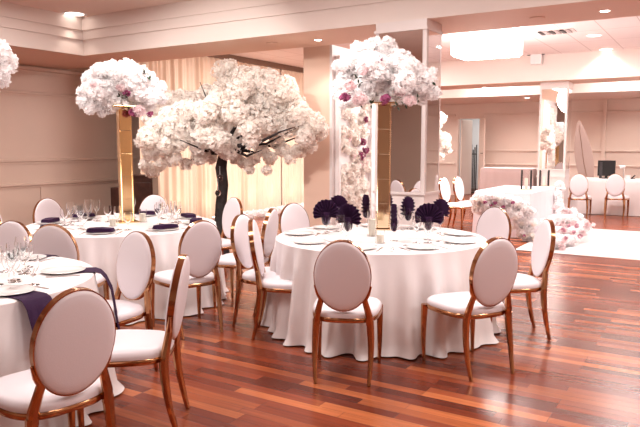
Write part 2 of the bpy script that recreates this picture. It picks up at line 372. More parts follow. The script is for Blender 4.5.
# ------------------------------------------------------------------ chairs
def ell(a, b, n, zc=0, e=2.0):
    r = []
    for i in range(n):
        t = 2*PI*i/n; c, s = math.cos(t), math.sin(t)
        r.append((a*math.copysign(abs(c)**(2/e), c), b*math.copysign(abs(s)**(2/e), s)))
    return r
LEAN = math.radians(9)
def bk(x, h, d):    # point on the leaning back: x across, h above the pivot, d behind (towards -y)
    return (x, -.215 - h*math.sin(LEAN) - d*math.cos(LEAN), .49 + h*math.cos(LEAN) - d*math.sin(LEAN))
def seat_outline(k):
    pts = []
    for x, y in ell(.238*k, .25*k, 40, e=3.2):
        pts.append((x*(1+.10*(y/.25)), y+.030))
    return pts
def make_chair(label, group):
    t = thing('dining_chair', label, 'chair', group=group)
    m = MB(); m.rings([[(x, y, z) for x, y in seat_outline(k)] for k, z in ((.95, .436), (.99, .442), (1.0, .455), (.985, .472), (.93, .486), (.78, .495), (.5, .501), (.2, .503))])
    link('seat', m, M['vinyl'], t)
    m = MB(); m.rings([[(x, y, z) for x, y in seat_outline(k)] for k, z in ((.90, .412), (1.0, .41), (1.015, .416), (1.015, .436), (1.0, .441), (.9, .438))])
    link('seat_frame', m, M['gold'], t)
    A, B = .192, .247
    n = 56; E = ell(A, B, n); Ei = ell(A-.005, B-.005, n)
    hz = B+.005
    m = MB(); m.rings([[bk(x, y+hz, d) for x, y in e] for e, d in ((Ei, -.016), (E, -.016), (E, .020), (Ei, .020), (Ei, -.016))], cap=False)
    bf = link('back_frame', m, M['gold'], t)
    m = MB()
    rg = []
    for k, d in ((.0, -.034), (.45, -.033), (.75, -.030), (.9, -.027), (.96, -.021), (.982, -.012), (.982, .016), (.96, .025), (.9, .031), (.75, .034), (.45, .037), (0, .038)):
        kk = max(k, .02); rg.append([bk(x*kk, y*kk+hz, d) for x, y in E])
    m.rings(rg); link('backrest', m, M['vinyl'], t)
    for s in (-1, 1):
        # post hugging the lower side of the oval
        pts = []
        pts.append((s*.178, -.205, .40)); pts.append((s*.176, -.212, .46))
        for a in (-42, -30, -16):
            aa = math.radians(a); pts.append(bk(s*(A+.004)*math.cos(aa), B*math.sin(aa)+hz, .002))
        link('back_post', MB().tube(pts, [.024, .023, .019, .013, .006], 8, True), M['gold'], t)
        rl = []; rr = []
        for k in range(8):
            u = k/7; z = .43*(1-u)+.002*u
            rl.append((s*(.180+.010*math.sin(u*PI)), -.205-.065*u**1.6+.004*math.sin(u*PI), z)); rr.append(.026-.013*u)
        link('leg', MB().tube(rl, rr, 8, True), M['gold'], t)
        fl = []; rr = []
        for k in range(8):
            u = k/7; z = .43*(1-u)+.002*u
            fl.append((s*(.222+.004*math.sin(u*PI*.9)), .238+.010*math.sin(u*PI*.8)-.01*u, z)); rr.append(.025-.013*u)
        link('leg', MB().tube(fl, rr, 8, True), M['gold'], t)
    return t
CM = Vector((-2.56, 5.18)); CL = Vector((-5.25, 4.63)); CF = Vector((-4.03, 2.08))
chair0 = None
def chair_at(top, face, label, group, z=.985, pos=None):
    """top: a point of the photo on the top of the back; face: facing direction"""
    global chair0
    f = Vector((face[0], face[1])).normalized()
    P = pos if pos else (atz(*top, z).to_2d()*(1.02 if top == (77, 291) else 1) + f*.297)
    for cc in (CM, CL, CF):
        dd = P-cc
        if dd.length < 1.15 and top in ((309, 205), (490, 207), (57, 199), (152, 195), None): P = cc+dd.normalized()*1.15
    rz = math.atan2(f.y, f.x) - PI/2
    if chair0 is None:
        chair0 = make_chair(label, group); chair0.location = (P[0], P[1], 0); chair0.rotation_euler = (0, 0, rz); return chair0
    return dup(chair0, (P[0], P[1], 0), rz, label, group)
RM, RL_, RF = .925, .95, .92; TZ = .79
GM = 'oval-back chairs around the middle round table'; GL = 'oval-back chairs around the left round table'; GF = 'oval-back chairs around the front left table'
chair_at((342, 240), (-.40, .92), 'oval-back chair with its pink-lit back squarely to the camera at the middle table', GM)
chair_at((499, 237), (-.83, .55), 'oval-back chair turned right at the middle table, nearest the right foreground', GM)
chair_at((549, 219), (-.84, -.54), 'oval-back chair seen nearly edge-on at the far right of the middle table', GM)
chair_at((490, 207), (-.28, -.96), 'oval-back chair facing the camera behind the right foreground chair, before the flower table', GM)
chair_at((309, 205), (.93, -.36), 'white oval-back chair facing the camera behind the left rim of the middle table', GM)
chair_at((240, 214), (.98, .12), 'oval-back chair left of the middle table showing a wide gold rim and its seat', GM)
chair_at((251, 219), (.865, .50), 'narrow edge-on chair closest to the left edge of the middle table', GM)
chair_at((77, 291), (-.985, .17), 'largest oval-back chair in the left foreground, back to the camera', GF)
chair_at((184, 254), (-.83, -.56), 'edge-on oval-back chair with a gold rim right of the front left table', GF)
chair_at((139, 231), (-.06, -1), 'oval-back chair at the far side of the front left table, facing the camera', GF)
chair_at(None, (.35, -.94), 'white oval-back chair behind the wine glasses at the left picture edge', GF, pos=atz(-2, 226, .985).to_2d()*1.0+Vector((.1, -.25)))
chair_at((51, 224), (-.50, .86), 'oval-back chair, back to the camera, between the front left table and the left round table', GL)
chair_at((0, 208), (.4, .92), 'chair of which only a white sliver shows at the left picture edge', GL, pos=atz(-4, 205, .985).to_2d()+Vector((.1, .25)))
chair_at((57, 199), (.98, -.05), 'white oval-back chair against the panelled left wall, behind the left table', GL)
chair_at((152, 195), (.62, -.78), 'oval-back chair behind the left table, just right of the gold pedestal', GL)
chair_at((202, 220), (-.93, .36), 'oval-back chair at the right rim of the left table, back to the camera', GL)
chair_at((235, 197), (-.3, -.95), 'oval-back chair standing behind the tree trunk side of the left table', GL)
chair_at((273, 208), (-.96, -.29), 'thin tilted edge-on chair between the left and middle tables', GL)
GB = 'pair of white chairs beyond the mirrored pillar'
chair_at((443, 177), (.99, -.14), 'left one of two white chairs seen sideways beyond the mirrored pillar', GB)
chair_at((457, 176), (.99, -.14), 'right one of two white chairs seen sideways beyond the mirrored pillar', GB)
GR = 'chairs at the long table against the back wall'
chair_at(None, (-.1, .99), 'left one of two oval-back chairs pulled up to the long back table', GR, pos=atd(579, 200, 14.3).to_2d())
chair_at(None, (-.02, .99), 'right one of two oval-back chairs pulled up to the long back table', GR, pos=atd(616, 200, 14.3).to_2d())

# ------------------------------------------------------------------ round tables and cloths
def cloth(c, R, seed, flare=.14, amp=.05, label='', group=None, name='tablecloth', m='cloth', z=TZ, hem=.012):
    rnd = random.Random(seed); n = 288
    fr = [(rnd.choice((9, 13, 17, 21, 26, 31, 37)), rnd.uniform(0, 6.28), rnd.uniform(.4, 1)) for _ in range(6)]
    def fold(a, t):
        s = sum(w*math.sin(k*a+p+t*.5*math.sin(a*3+p)) for k, p, w in fr)/3.0
        return math.tanh(s*1.3)
    rg = []
    for r in (.02, .3*R, .7*R, .95*R): rg.append([(r*math.cos(2*PI*i/n), r*math.sin(2*PI*i/n), z) for i in range(n)])
    rg.append([((R-.008)*math.cos(2*PI*i/n), (R-.008)*math.sin(2*PI*i/n), z-.002) for i in range(n)])
    L = 16
    for j in range(L+1):
        t = j/L; row = []
        for i in range(n):
            a = 2*PI*i/n
            f = fold(a, t)
            k = min(1, t*4)
            r = R + .004 + flare*t**1.3 + amp*k*(f+.2)*(.5+.5*t) + .02*t*math.sin(5*a+seed)
            if j == L: r += .02+.02*f
            zz = (z-.01)*(1-t) + hem*t
            row.append((r*math.cos(a), r*math.sin(a), zz))
        rg.append(row)
    mb = MB(); mb.rings(rg, cap=False); mb.f.append(tuple(range(n)))
    o = link(name, mb, M[m], None, True, (c[0], c[1], 0))
    return tag(o, label, 'tablecloth', group)
def round_table(c, R, label):
    t = thing('round_table', label, 'table', (c[0], c[1], 0), 0, 'round banquet tables')
    link('tabletop', MB().lathe([(R-.03, TZ-.035), (R-.012, TZ-.03), (R-.012, TZ-.008), (R-.03, TZ-.004)], 64), M['darkwood'], t)
    for k in range(4):
        a = k*PI/2+.4; link('leg', MB().tube([(.5*math.cos(a), .5*math.sin(a), 0), (.45*math.cos(a), .45*math.sin(a), TZ-.035)], .018), M['steel'], t)
TM = 'middle table'; TL = 'left table'; TF = 'front left table'
for c, R, s, nm in ((CM, RM, 3, 'middle'), (CL, RL_, 8, 'left'), (CF, RF, 5, 'front left')):
    round_table(c, R, {'middle': 'round banquet table in the middle under a white floor-length cloth',
                       'left': 'round banquet table beside the gold pedestal at left under a white cloth',
                       'front left': 'round banquet table cut by the left picture edge under a white cloth'}[nm])
    cloth(c, R, s, label='pinkish white satin floor-length cloth draped over the %s' % {'middle': TM, 'left': TL, 'front left': TF}[nm],
          flare=.07, amp=.05 if nm == 'front left' else .075)

# ------------------------------------------------------------------ tableware prototypes
def first_or_dup(store, key, maker, loc, rz, label, cat, group):
    if key not in store:
        t = maker(); tag(t, label, cat, group); t.location = loc; t.rotation_euler = (0, 0, rz); store[key] = t; return t
    return dup(store[key], loc, rz, label, group)
ST = {}
def mk_plate():
    t = bpy.data.objects.new('dinner_plate', None); COL.objects.link(t)
    link('well', MB().lathe([(.07, 0), (.10, .003), (.10, .006), (.001, .006)], 40), M['china'], t)
    link('rim', MB().lathe([(.099, .003), (.135, .013), (.137, .015), (.134, .016), (.10, .0065)], 40), M['china'], t)
    return t
def mk_cut(kind):
    def f():
        t = bpy.data.objects.new(kind, None); COL.objects.link(t)
        link('handle', MB().box(-.005, -.11, .0, .005, .02, .004), M['steel'], t, False, bevel=.0015)
        m = MB()
        if kind == 'table_fork':
            m.box(-.011, .02, .001, .011, .05, .004)
            for k in range(4): m.box(-.011+k*.0063, .05, .001, -.0079+k*.0063, .09, .004)
            link('tines', m, M['steel'], t, False)
        elif kind == 'table_knife':
            m.box(-.008, .02, .001, .008, .11, .003); link('blade', m, M['steel'], t, False)
        else:
            m.rings([[(x*.018*k, .055+y*.03*k, z) for x, y in ell(1, 1, 16)] for k, z in ((1, .004), (.7, .001), (.2, 0))]); link('bowl', m, M['steel'], t)
        return t
    return f
def mk_glass(h, rb, bowl0, kind):
    def f():
        t = bpy.data.objects.new(kind, None); COL.objects.link(t)
        link('foot', MB().lathe([(.036, 0), (.036, .002), (.01, .006), (.004, .012)], 20), M['glass'], t)
        link('stem', MB().lathe([(.004, .010), (.0035, bowl0*.6), (.005, bowl0)], 12), M['glass'], t)
        pr = []
        H = h-bowl0
        for u in (0, .1, .25, .45, .65, .85, 1): pr.append((rb*(.12+.88*math.sin(min(1, u*1.55)*PI/2)**.8)*(1-.18*max(0, u-.5)*2), bowl0+H*u))
        pi = [(r-.0018, z+.002) for r, z in pr][::-1]; pi[0] = (pr[-1][0]-.0015, h); 
        m = MB(); vs = pr+pi
        n = 20; rg = [[(r*math.cos(2*PI*i/n), r*math.sin(2*PI*i/n), z) for i in range(n)] for r, z in vs]
        m.rings(rg); link('bowl', m, M['glass'], t)
        return t
    return f
def mk_fan():
    """pleated napkin fan standing out of a glass"""
    m = MB(); n = 26; rg = []
    for side in (0, 1):
        row0 = []; row1 = []; row2 = []
        for i in range(n+1):
            a = math.radians(-28+236*i/n); z_ = (.020 if i % 2 else -.012)
            off = z_ + (.002 if side else -.002)
            row0.append((.008*math.cos(a), off*.15, .165+.008*math.sin(a)))
            row1.append((.055*math.cos(a), off*.7, .178+.058*math.sin(a)))
            rr = .116+.005*(i % 2)
            row2.append((rr*math.cos(a), off*1.1, .195+rr*math.sin(a)))
        rg.append((row0, row1, row2))
    for side in (0, 1):
        r0, r1, r2 = rg[side]; vs = r0+r1+r2; N = n+1; fs = []
        for j in range(2):
            for i in range(n):
                q = (j*N+i, j*N+i+1, (j+1)*N+i+1, (j+1)*N+i); fs.append(q if side else q[::-1])
        m.add(vs, fs)
    # outer edge and lower tail tucked in the bowl
    a0 = m.v; N = 3*(n+1); fs = []
    for i in range(n): fs.append((2*(n+1)+i, 2*(n+1)+i+1, N+2*(n+1)+i+1, N+2*(n+1)+i))
    m.f += fs
    t = bpy.data.objects.new('fan_napkin', None); COL.objects.link(t)
    link('pleated_fan', m, M['navy'], t, False)
    g = MB(); rg2 = []
    for z, r in ((.082, .016), (.10, .030), (.15, .037), (.20, .030)):
        rg2.append([((r*(1+.18*math.cos(6*2*PI*i/24)))*math.cos(2*PI*i/24), .75*(r*(1+.18*math.cos(6*2*PI*i/24)))*math.sin(2*PI*i/24), z) for i in range(24)])
    g.rings(rg2); link('tucked_end', g, M['navy'], t)
    return t
def mk_flat():
    t = bpy.data.objects.new('folded_napkin', None); COL.objects.link(t)
    for k in range(3):
        m = MB(); w, d = .125-.004*k, .055-.002*k; rg = []
        for z, s in ((.0, .97), (.003, 1), (.008, 1), (.011, .97)):
            rg.append([(w*s*x, d*s*y, z+.0115*k+.003*math.sin(3*x+k)) for x, y in ell(1, 1, 32, e=7)])
        m.rings(rg); link('fold', m, M['navy'], t)
    return t
def wine(loc, rz, label, group): return first_or_dup(ST, 'wine', mk_glass(.225, .040, .10, 'wine_glass'), loc, rz, label, 'glass', group)
def goblet(loc, rz, label, group): return first_or_dup(ST, 'gob', mk_glass(.17, .042, .06, 'water_goblet'), loc, rz, label, 'glass', group)
def cup_glass(loc, label): return first_or_dup(ST, 'cup', mk_glass(.175, .043, .075, 'napkin_goblet'), loc, 0, label, 'glass', 'goblets holding napkin fans')
def setting(c, R, phi, where, tname, fan=None, flat=False, glasses=True, knife=True):
    d = (RT.to_2d()*math.cos(phi) + Vector((-RT.y, RT.x))*math.sin(phi)); d3 = Vector((d.x, d.y, 0)); s3 = Vector((-d.y, d.x, 0))
    rz = math.atan2(d.y, d.x)+PI/2      # local +y towards the table centre
    C3 = Vector((c[0], c[1], TZ+.001))
    P = C3 + d3*(R-.19)
    first_or_dup(ST, 'plate', mk_plate, P, rz, 'white dinner plate %s, %s' % (where, tname), 'plate', 'plates on '+tname)
    first_or_dup(ST, 'fork', mk_cut('table_fork'), P+s3*-.165, rz, 'silver fork beside plate %s, %s' % (where, tname), 'fork', 'forks on '+tname)
    if knife: first_or_dup(ST, 'knife', mk_cut('table_knife'), P+s3*.165, rz, 'silver knife beside plate %s, %s' % (where, tname), 'knife', 'knives on '+tname)
    first_or_dup(ST, 'spoon', mk_cut('dessert_spoon'), P-d3*.17, rz+PI/2, 'silver dessert spoon above plate %s, %s' % (where, tname), 'spoon', 'spoons on '+tname)
    if glasses:
        wine(C3+d3*(R-.44)+s3*.09, rz, 'stemmed wine glass above plate %s, %s' % (where, tname), 'wine glasses on '+tname)
        goblet(C3+d3*(R-.42)+s3*.19, rz, 'clear water goblet above plate %s, %s' % (where, tname), 'water goblets on '+tname)
    if flat:
        first_or_dup(ST, 'flat', mk_flat, P+Vector((0, 0, .017)), rz+random.uniform(-.2, .2), 'folded navy napkin on plate %s, %s' % (where, tname), 'napkin', 'folded napkins on '+tname)
# the middle table: empty plates, fans in goblets nearer the centre
for ph, w in ((170, 'at the far left rim'), (213, 'at the near left rim'), (252, 'behind the front chair back'), (292, 'at the near right rim'), (330, 'by the right foreground chair'),
              (8, 'at the right rim'), (50, 'at the far right rim'), (90, 'at the back rim'), (130, 'at the back left rim')):
    setting(CM, RM, math.radians(ph), w, TM, glasses=ph in (213, 292, 8, 50, 130))
fans = [((326, 234), .1, 'leftmost navy napkin fan of the left trio'), ((338, 227), .5, 'tallest navy napkin fan of the left trio'), ((348, 241), -.55, 'navy napkin fan nearest the front at the left'),
        ((366, 226), 1.25, 'navy napkin fan seen edge-on left of the gold pedestal'), ((387, 223), 1.0, 'navy napkin fan half hidden behind the gold pedestal'), ((394, 241), 1.35, 'upright dark napkin fan seen edge-on just right of the gold pedestal'),
        ((408, 229), .9, 'navy napkin fan of the right group, behind and left'), ((428, 240), -.1, 'widest navy napkin fan of the right group'), ((440, 233), .6, 'rightmost navy napkin fan on the table')]
for (q, rz, lb) in fans:
    p = atz(*q, TZ); view = YAW
    cup_glass((p.x, p.y, TZ+.001), 'clear goblet holding the %s' % lb)
    first_or_dup(ST, 'fan', mk_fan, (p.x, p.y, TZ+.003), view+rz, '%s on the middle table' % lb, 'napkin', 'napkin fans in goblets')
# left table and front-left table: napkins lie on the plates
for ph, w in ((178, 'at the far left rim'), (140, 'in front of the wall-side chair'), (228, 'before the pink chair back'), (272, 'at the near rim'), (318, 'by the right foreground chair'), (0, 'at the right rim'), (40, 'at the far right rim'), (85, 'behind the pedestal')):
    setting(CL, RL_, math.radians(ph), w, TL, flat=True)
def at_table(px_, py_): p = atz(px_, py_, TZ); return Vector((p.x, p.y, TZ+.001))
k = 0
for q in ((72, 222), (80, 226), (89, 220), (97, 221), (108, 222), (160, 224), (170, 226), (178, 223)):
    (wine if k % 2 else goblet)(at_table(*q), 0, ('clear stemmed wine glass' if k % 2 else 'clear water goblet')+' in the crowded glassware %s of the gold pedestal' % ('left' if q[0] < 120 else 'right'), 'glasses grouped around the left pedestal'); k += 1
for ph, w in ((330, 'above the large foreground chair'), (18, 'at the right rim'), (70, 'before the far side chair'), (115, 'at the left picture edge')):
    setting(CF, RF, math.radians(ph), w, TF, flat=False)
for q in ((4, 272), (14, 280), (24, 274), (10, 290), (33, 285)):
    (wine if k % 2 else goblet)(at_table(*q), 0, ('clear stemmed wine glass' if k % 2 else 'clear water goblet')+' in the blurred glass group at the left picture edge', 'glasses at the left picture edge'); k += 1
# draped napkins hanging over the rim of the front left table, under the plates
def draped(c, R, phi, where, w=.17, drop=.26, inn=.26):
    ang = YAW + phi
    prof = [(R-inn, .0025), (R-.12, .0035), (R-.03, .004), (R+.012, .002), (R+.045, -.012), (R+.075, -.05), (R+.105, -.13), (R+.15, -drop)]
    m = MB(); top = []; bot = []
    for r, z in prof:
        rowt = []
        for i in range(9):
            s = (i/8-.5)*w; wv = .008*math.sin(i*1.7)*min(1, max(0, -z*8))
            rr = r - (s*s/(2*R) if z > -.01 else s*s/(2*R)) + wv
            rowt.append((rr, s, TZ+z+.002))
        top.append(rowt)
    vs = []; N = 9
    for dz in (0, -.0025):
        for row in top:
            for r, s, z in row: vs.append((r+dz*0, s, z+dz) if z > TZ-.01 else (r+dz, s, z))
    K = len(prof); fs = []
    for L in (0, 1):
        for j in range(K-1):
            for i in range(N-1):
                q = (L*K*N+j*N+i, L*K*N+j*N+i+1, L*K*N+(j+1)*N+i+1, L*K*N+(j+1)*N+i); fs.append(q[::-1] if L == 0 else q)
    b = [j*N for j in range(K)]+[(K-1)*N+i for i in range(1, N)]+[j*N+N-1 for j in range(K-2, -1, -1)]+[i for i in range(N-2, 0, -1)]
    for i in range(len(b)): u, v = b[i], b[(i+1) % len(b)]; fs.append((u, v, v+K*N, u+K*N))
    o = link('draped_napkin', m.add(vs, fs), M['navy'], None, True, (c[0], c[1], 0), (0, 0, ang))
    tag(o, 'navy napkin hanging over the cloth %s, %s' % (where, TF), 'napkin', 'napkins hanging over the front left table')
draped(CF, RF, math.radians(330), 'above the large foreground chair')
draped(CF, RF, math.radians(18), 'at the right rim', drop=.46)
draped(CF, RF, math.radians(70), 'before the far side chair', drop=.1)
# little silver card holder, votives and candles by the pedestal of the middle table
p = at_table(392, 252)
t = thing('salt_shaker', 'tiny silver salt pot on the near rim of the middle table', 'salt shaker', p)
link('body', MB().lathe([(.014, 0), (.02, .012), (.014, .026), (.010, .03)], 18), M['steel'], t)
link('cap', MB().lathe([(.011, .03), (.012, .036), (.004, .042)], 18), M['steel'], t)
def candle(q, h, r, label, hurricane=True):
    p = at_table(*q); t = thing('pillar_candle', label, 'candle', p, 0, 'candles around the pedestals')
    link('wax', MB().lathe([(r, .002), (r, h), (r*.8, h+.002), (r*.3, h-.004)], 24), M['wax'], t)
    link('wick', MB().tube([(0, 0, h-.006), (.001, 0, h+.012)], .0015, 6), M['black'], t)
    if hurricane:
        R2 = r*1.35; H = h*1.5; n = 28
        rg = [[(a*math.cos(2*PI*i/n), a*math.sin(2*PI*i/n), z) for i in range(n)] for a, z in ((.01, 0), (R2, 0), (R2, H), (R2-.002, H), (R2-.002, .0018), (.01, .0018))]
        link('glass_sleeve', MB().rings(rg), M['glass'], t)
for q, h, r, lb in (((372, 236), .15, .032, 'tall ivory candle in a glass sleeve left of the middle table pedestal'), ((380, 243), .07, .03, 'low ivory candle in a glass sleeve before the middle table pedestal'),
                    ((143, 222), .09, .03, 'ivory candle in a glass sleeve right of the left pedestal'), ((113, 226), .07, .03, 'low ivory candle in a glass sleeve before the left pedestal')):
    candle(q, h, r, lb)

# ------------------------------------------------------------------ blossoms
def blossoms(blobs, dens, size, rnd, squash=.8, fill=.25):
    """clouds of five-petalled flowers over lumpy ellipsoids; blobs: (centre, radius)"""
    m = MB(); V = []; Fc = []
    for c, r in blobs:
        n = int(dens*4*PI*r*r)
        lumps = [(Vector((rnd.gauss(0, 1), rnd.gauss(0, 1), rnd.gauss(0, 1))).normalized(), rnd.uniform(.75, 1.12)) for _ in range(9)]
        for _ in range(n):
            d = Vector((rnd.gauss(0, 1), rnd.gauss(0, 1), rnd.gauss(0, 1))).normalized()
            k = max(l[1]*(max(0, d.dot(l[0]))**2) for l in lumps)
            rr = r*(.55+.5*k)*(1 if rnd.random() > fill else rnd.uniform(.4, .95))
            p = Vector(c)+Vector((d.x*rr, d.y*rr, d.z*rr*squash))
            nn = (d+Vector((rnd.gauss(0, .5), rnd.gauss(0, .5), rnd.gauss(0, .5)))).normalized()
            u = nn.orthogonal().normalized(); w = nn.cross(u); a0 = rnd.random()*6.28; s = size*rnd.uniform(.7, 1.25)
            for q in range(5):
                a = a0+q*2*PI/5; da = .52
                e = u*math.cos(a)+w*math.sin(a); e1 = u*math.cos(a-da)+w*math.sin(a-da); e2 = u*math.cos(a+da)+w*math.sin(a+da)
                o = len(V)
                V += [p, p+e1*s*.75+nn*s*.28, p+e*s+nn*s*.42, p+e2*s*.75+nn*s*.28]
                Fc.append((o, o+1, o+2, o+3))
    m.v = [tuple(v) for v in V]; m.f = Fc
    return m
def leafs(pts, s, rnd):
    m = MB()
    for c in pts:
        for k in range(5):
            d = Vector((rnd.gauss(0, 1), rnd.gauss(0, 1), rnd.gauss(0, 1))).normalized(); u = d.orthogonal().normalized(); c = Vector(c)
            m.add([c, c+d*s*.5+u*s*.18, c+d*s, c+d*s*.5-u*s*.18], [(0, 1, 2, 3)])
    return m
rnd = random.Random(5)
def cloudpts(spec, depth, spread, ppm):
    """spec: list of (px,py,r_px); turned into true sized lumps scattered in depth"""
    out = []
    for x, y, r in spec:
        out.append((atd(x, y, depth+rnd.uniform(-spread, spread)), r/ppm))
    return out
def ensure_round(c, top, rad, n):   # lumps on the far and lateral sides so the bouquet is round
    out = []
    for i in range(n):
        a = rnd.random()*2*PI; r = rad*rnd.uniform(.2, .8)
        out.append((Vector((c[0]+r*math.cos(a), c[1]+r*math.sin(a), top+rnd.uniform(-.02, .25))), rnd.uniform(.1, .16)))
    return out
def pedestal(c, rz, ztop, label, gm='goldm'):
    t = thing('gold_pedestal', label, 'flower stand', (c[0], c[1], TZ+.001), rz, None)
    H = ztop-TZ; w = .062
    link('base_plate', MB().box(-.11, -.11, 0, .11, .11, .012), M[gm], t, False, bevel=.003)
    z = .012; nb = 5
    for k in range(nb):
        z1 = .012+(H-.03)*(k+1)/nb
        link('mirror_panel', MB().box(-w, -w, z+.002, w, w, z1), M[gm], t, False, bevel=.002); z = z1
    link('top_plate', MB().box(-.12, -.12, H-.016, .12, .12, H), M[gm], t, False, bevel=.003)
    m = MB()
    for s in (-1, 1):
        kk = int(H/.022)
        for i in range(kk):
            zz = .02+i*(H-.05)/kk
            for x, y in ((w+.002, s*(w-.006)), (s*(w-.006), -w-.002)):
                m.add([(x+dx*.006, y+dy*.006, zz+dz*.008) for dx, dy, dz in ((1, 0, 0), (0, 1, 0), (-1, 0, 0), (0, -1, 0), (0, 0, 1), (0, 0, -1))],
                      [(0, 1, 4), (1, 2, 4), (2, 3, 4), (3, 0, 4), (1, 0, 5), (2, 1, 5), (3, 2, 5), (0, 3, 5)])
    link('crystal_edging', m, M[gm], t, False)
    return t
# middle bouquet
cm = atz(383, 229, TZ); dm = (Vector(cm)-Vector((0, 0, EYE))).dot(FW)
zt = 2.0
pedestal(cm, YAW-.095, zt, 'slim gold mirrored pedestal standing on the middle round table', 'goldrefl')
def bouquet(name, label, spec, depth, spread, ppm, extra, purples, blushes, leaves, dens=900, size=.03):
    t = thing(name, label, 'flower arrangement', (extra[0], extra[1], extra[2]), 0)
    off = Vector((extra[0], extra[1], extra[2]))
    bl = cloudpts(spec, depth, spread, ppm)+ensure_round(extra, extra[2]+.12, extra[3], 9)
    bl = [(c-off, r) for c, r in bl]
    link('white_blossoms', blossoms(bl, dens, size, rnd), M['petal'], t, False)
    def sm(lst, key, nm, s):
        for x, y, r in lst:
            p = atd(x, y, depth-spread-.12)-off
            link(nm, blossoms([(p, r/ppm)], dens*1.6, s, rnd, fill=.1), M[key], t, False)
    sm(purples, 'purple', 'plum_orchid', .022); sm(blushes, 'blush', 'blush_flower', .024)
    link('leaves', leafs([atd(x, y, depth-spread-.1)-off for x, y in leaves], .055, rnd), M['leaf'], t, False)
    m = MB()
    for c, r in bl[:12]: m.tube([(0, 0, .0), tuple(c*.5+Vector((0, 0, .03))), tuple(c)], .004, 5)
    link('stems', m, M['bark'], t)
    return t
ppm = 650/dm
spec = [(352, 62, 12), (362, 52, 13), (374, 46, 12), (387, 52, 13), (400, 60, 14), (414, 70, 14), (425, 82, 12), (432, 92, 9), (346, 78, 12), (342, 93, 9), (357, 74, 14), (370, 64, 15), (382, 68, 15),
        (394, 78, 15), (408, 86, 13), (420, 96, 9), (366, 84, 12), (380, 86, 12), (352, 94, 9), (396, 92, 10), (408, 98, 7), (340, 66, 7), (388, 42, 6), (345, 104, 6), (430, 73, 6), (352, 101, 6), (362, 98, 7), (372, 97, 8), (382, 98, 7), (392, 99, 7), (402, 98, 7), (424, 92, 9), (415, 98, 6), (340, 85, 8), (404, 66, 12)]
bouquet('flower_arrangement', 'large white orchid arrangement with plum accents on the middle gold pedestal', spec, dm, .16, ppm, (cm.x, cm.y, zt, .32),
        [(378, 60, 3.5), (385, 99, 4.5), (345, 97, 4)], [(360, 99, 6), (350, 85, 5), (363, 70, 4), (401, 91, 5), (410, 100, 5)],
        [(358, 78), (359, 84), (371, 104), (405, 104), (411, 101), (397, 106), (360, 103), (418, 99), (436, 86)], dens=1400, size=.026)
# left bouquet
cl = atz(127, 222, TZ); dl = (Vector(cl)-Vector((0, 0, EYE))).dot(FW); ppl = 650/dl
pedestal(cl, YAW+.5, zt, 'broad gold mirrored pedestal with crystal edges standing on the left table')
spec = [(90, 80, 10), (100, 73, 11), (112, 70, 11), (124, 71, 11), (136, 74, 11), (147, 80, 11), (157, 88, 9), (86, 92, 9), (85, 102, 8), (96, 90, 13), (110, 86, 14), (124, 86, 14), (138, 90, 13), (150, 96, 11),
        (96, 104, 10), (108, 104, 11), (120, 102, 11), (134, 104, 10), (146, 106, 8), (102, 112, 6), (90, 110, 5), (160, 98, 7), (143, 71, 6)]
bouquet('flower_arrangement', 'rounded white orchid arrangement on the left gold pedestal, nearest the wall', spec, dl, .16, ppl, (cl.x, cl.y, zt, .32),
        [(127, 93, 3), (134, 112, 4), (150, 114, 2.5)], [(96, 85, 5), (122, 88, 4), (139, 111, 5)], [(120, 97), (125, 95), (145, 73), (150, 80), (131, 110), (141, 77)], dens=1500, size=.026)
# front-left arrangement: only its drooping right side enters the picture
cf = Vector((CF.x, CF.y, TZ)); cfc = atd(-48, 60, 4.35)
pedestal((CF.x-.25, CF.y+.1), .3, zt, 'gold pedestal of the front left table, outside the left picture edge')
b0 = (CF.x-.25, CF.y+.1, zt)
dpt = (Vector((b0[0], b0[1], zt))-Vector((0, 0, EYE))).dot(FW)
bouquet('flower_arrangement', 'white blossoms just entering the left picture edge', [(0, 68, 7), (-2, 78, 10), (3, 73, 5), (-10, 60, 24), (-30, 50, 30), (-55, 45, 34), (-80, 60, 30), (-14, 88, 9), (-2, 94, 3)], dpt, .06, 650/dpt, (b0[0], b0[1], zt, .28), [], [], [], dens=1300, size=.027)

# ------------------------------------------------------------------ blossom tree
tb = Vector((-7.0, 8.35, 0)); tb = atd(222, 200, 9.0); tb.z = 0
dt = (tb-Vector((0, 0, EYE))).dot(FW); ppt = 650/dt
t = thing('blossom_tree', 'artificial tree with a dark trunk and wide crown of white cherry blossom', 'tree', (tb.x, tb.y, 0), 0)
def T(x, y, d=0): return atd(x, y, dt+d)-Vector((tb.x, tb.y, 0))
trk = [T(222, 262), T(220, 235), T(221, 205), T(223, 185), T(221, 168), T(224, 150)]
trk[0] = Vector((0, 0, .03))
link('base_plate', MB().box(-.3, -.3, 0, .3, .3, .03), M['black'], t, False, bevel=.01)
link('trunk', MB().tube(trk, [.11, .085, .078, .075, .08, .06], 12), M['bark'], t)
ends = [((300, 126), -.3), ((316, 130), .2), ((275, 100), .7), ((250, 75), .1), ((200, 82), -.4), ((165, 100), .5), ((150, 125), -.4), ((148, 160), .3), ((180, 140), -.7), ((205, 120), .9), ((262, 150), -.6), ((300, 150), .6)]
for (q, dd) in ends:
    a = T(224, 152); b = T((224+q[0])/2+4, (150+q[1])/2+6, dd*.5); c = T(*q, dd)
    link('branch', MB().tube([a, a.lerp(b, .5)+Vector((0, 0, .05)), b, b.lerp(c, .5), c], [.045, .026, .018, .010, .004], 7), M['bark'], t)
link('branch', MB().tube([T(238, 146, -.45), T(262, 141, -.55), T(280, 132, -.6), T(295, 127, -.6)], [.03, .022, .014, .004], 7), M['bark'], t)
spec = []
def pf(lst, dd):
    for x, y, r in lst: spec.append((T(x, y, dd+rnd.uniform(-.15, .15)), r*1.22/ppt))
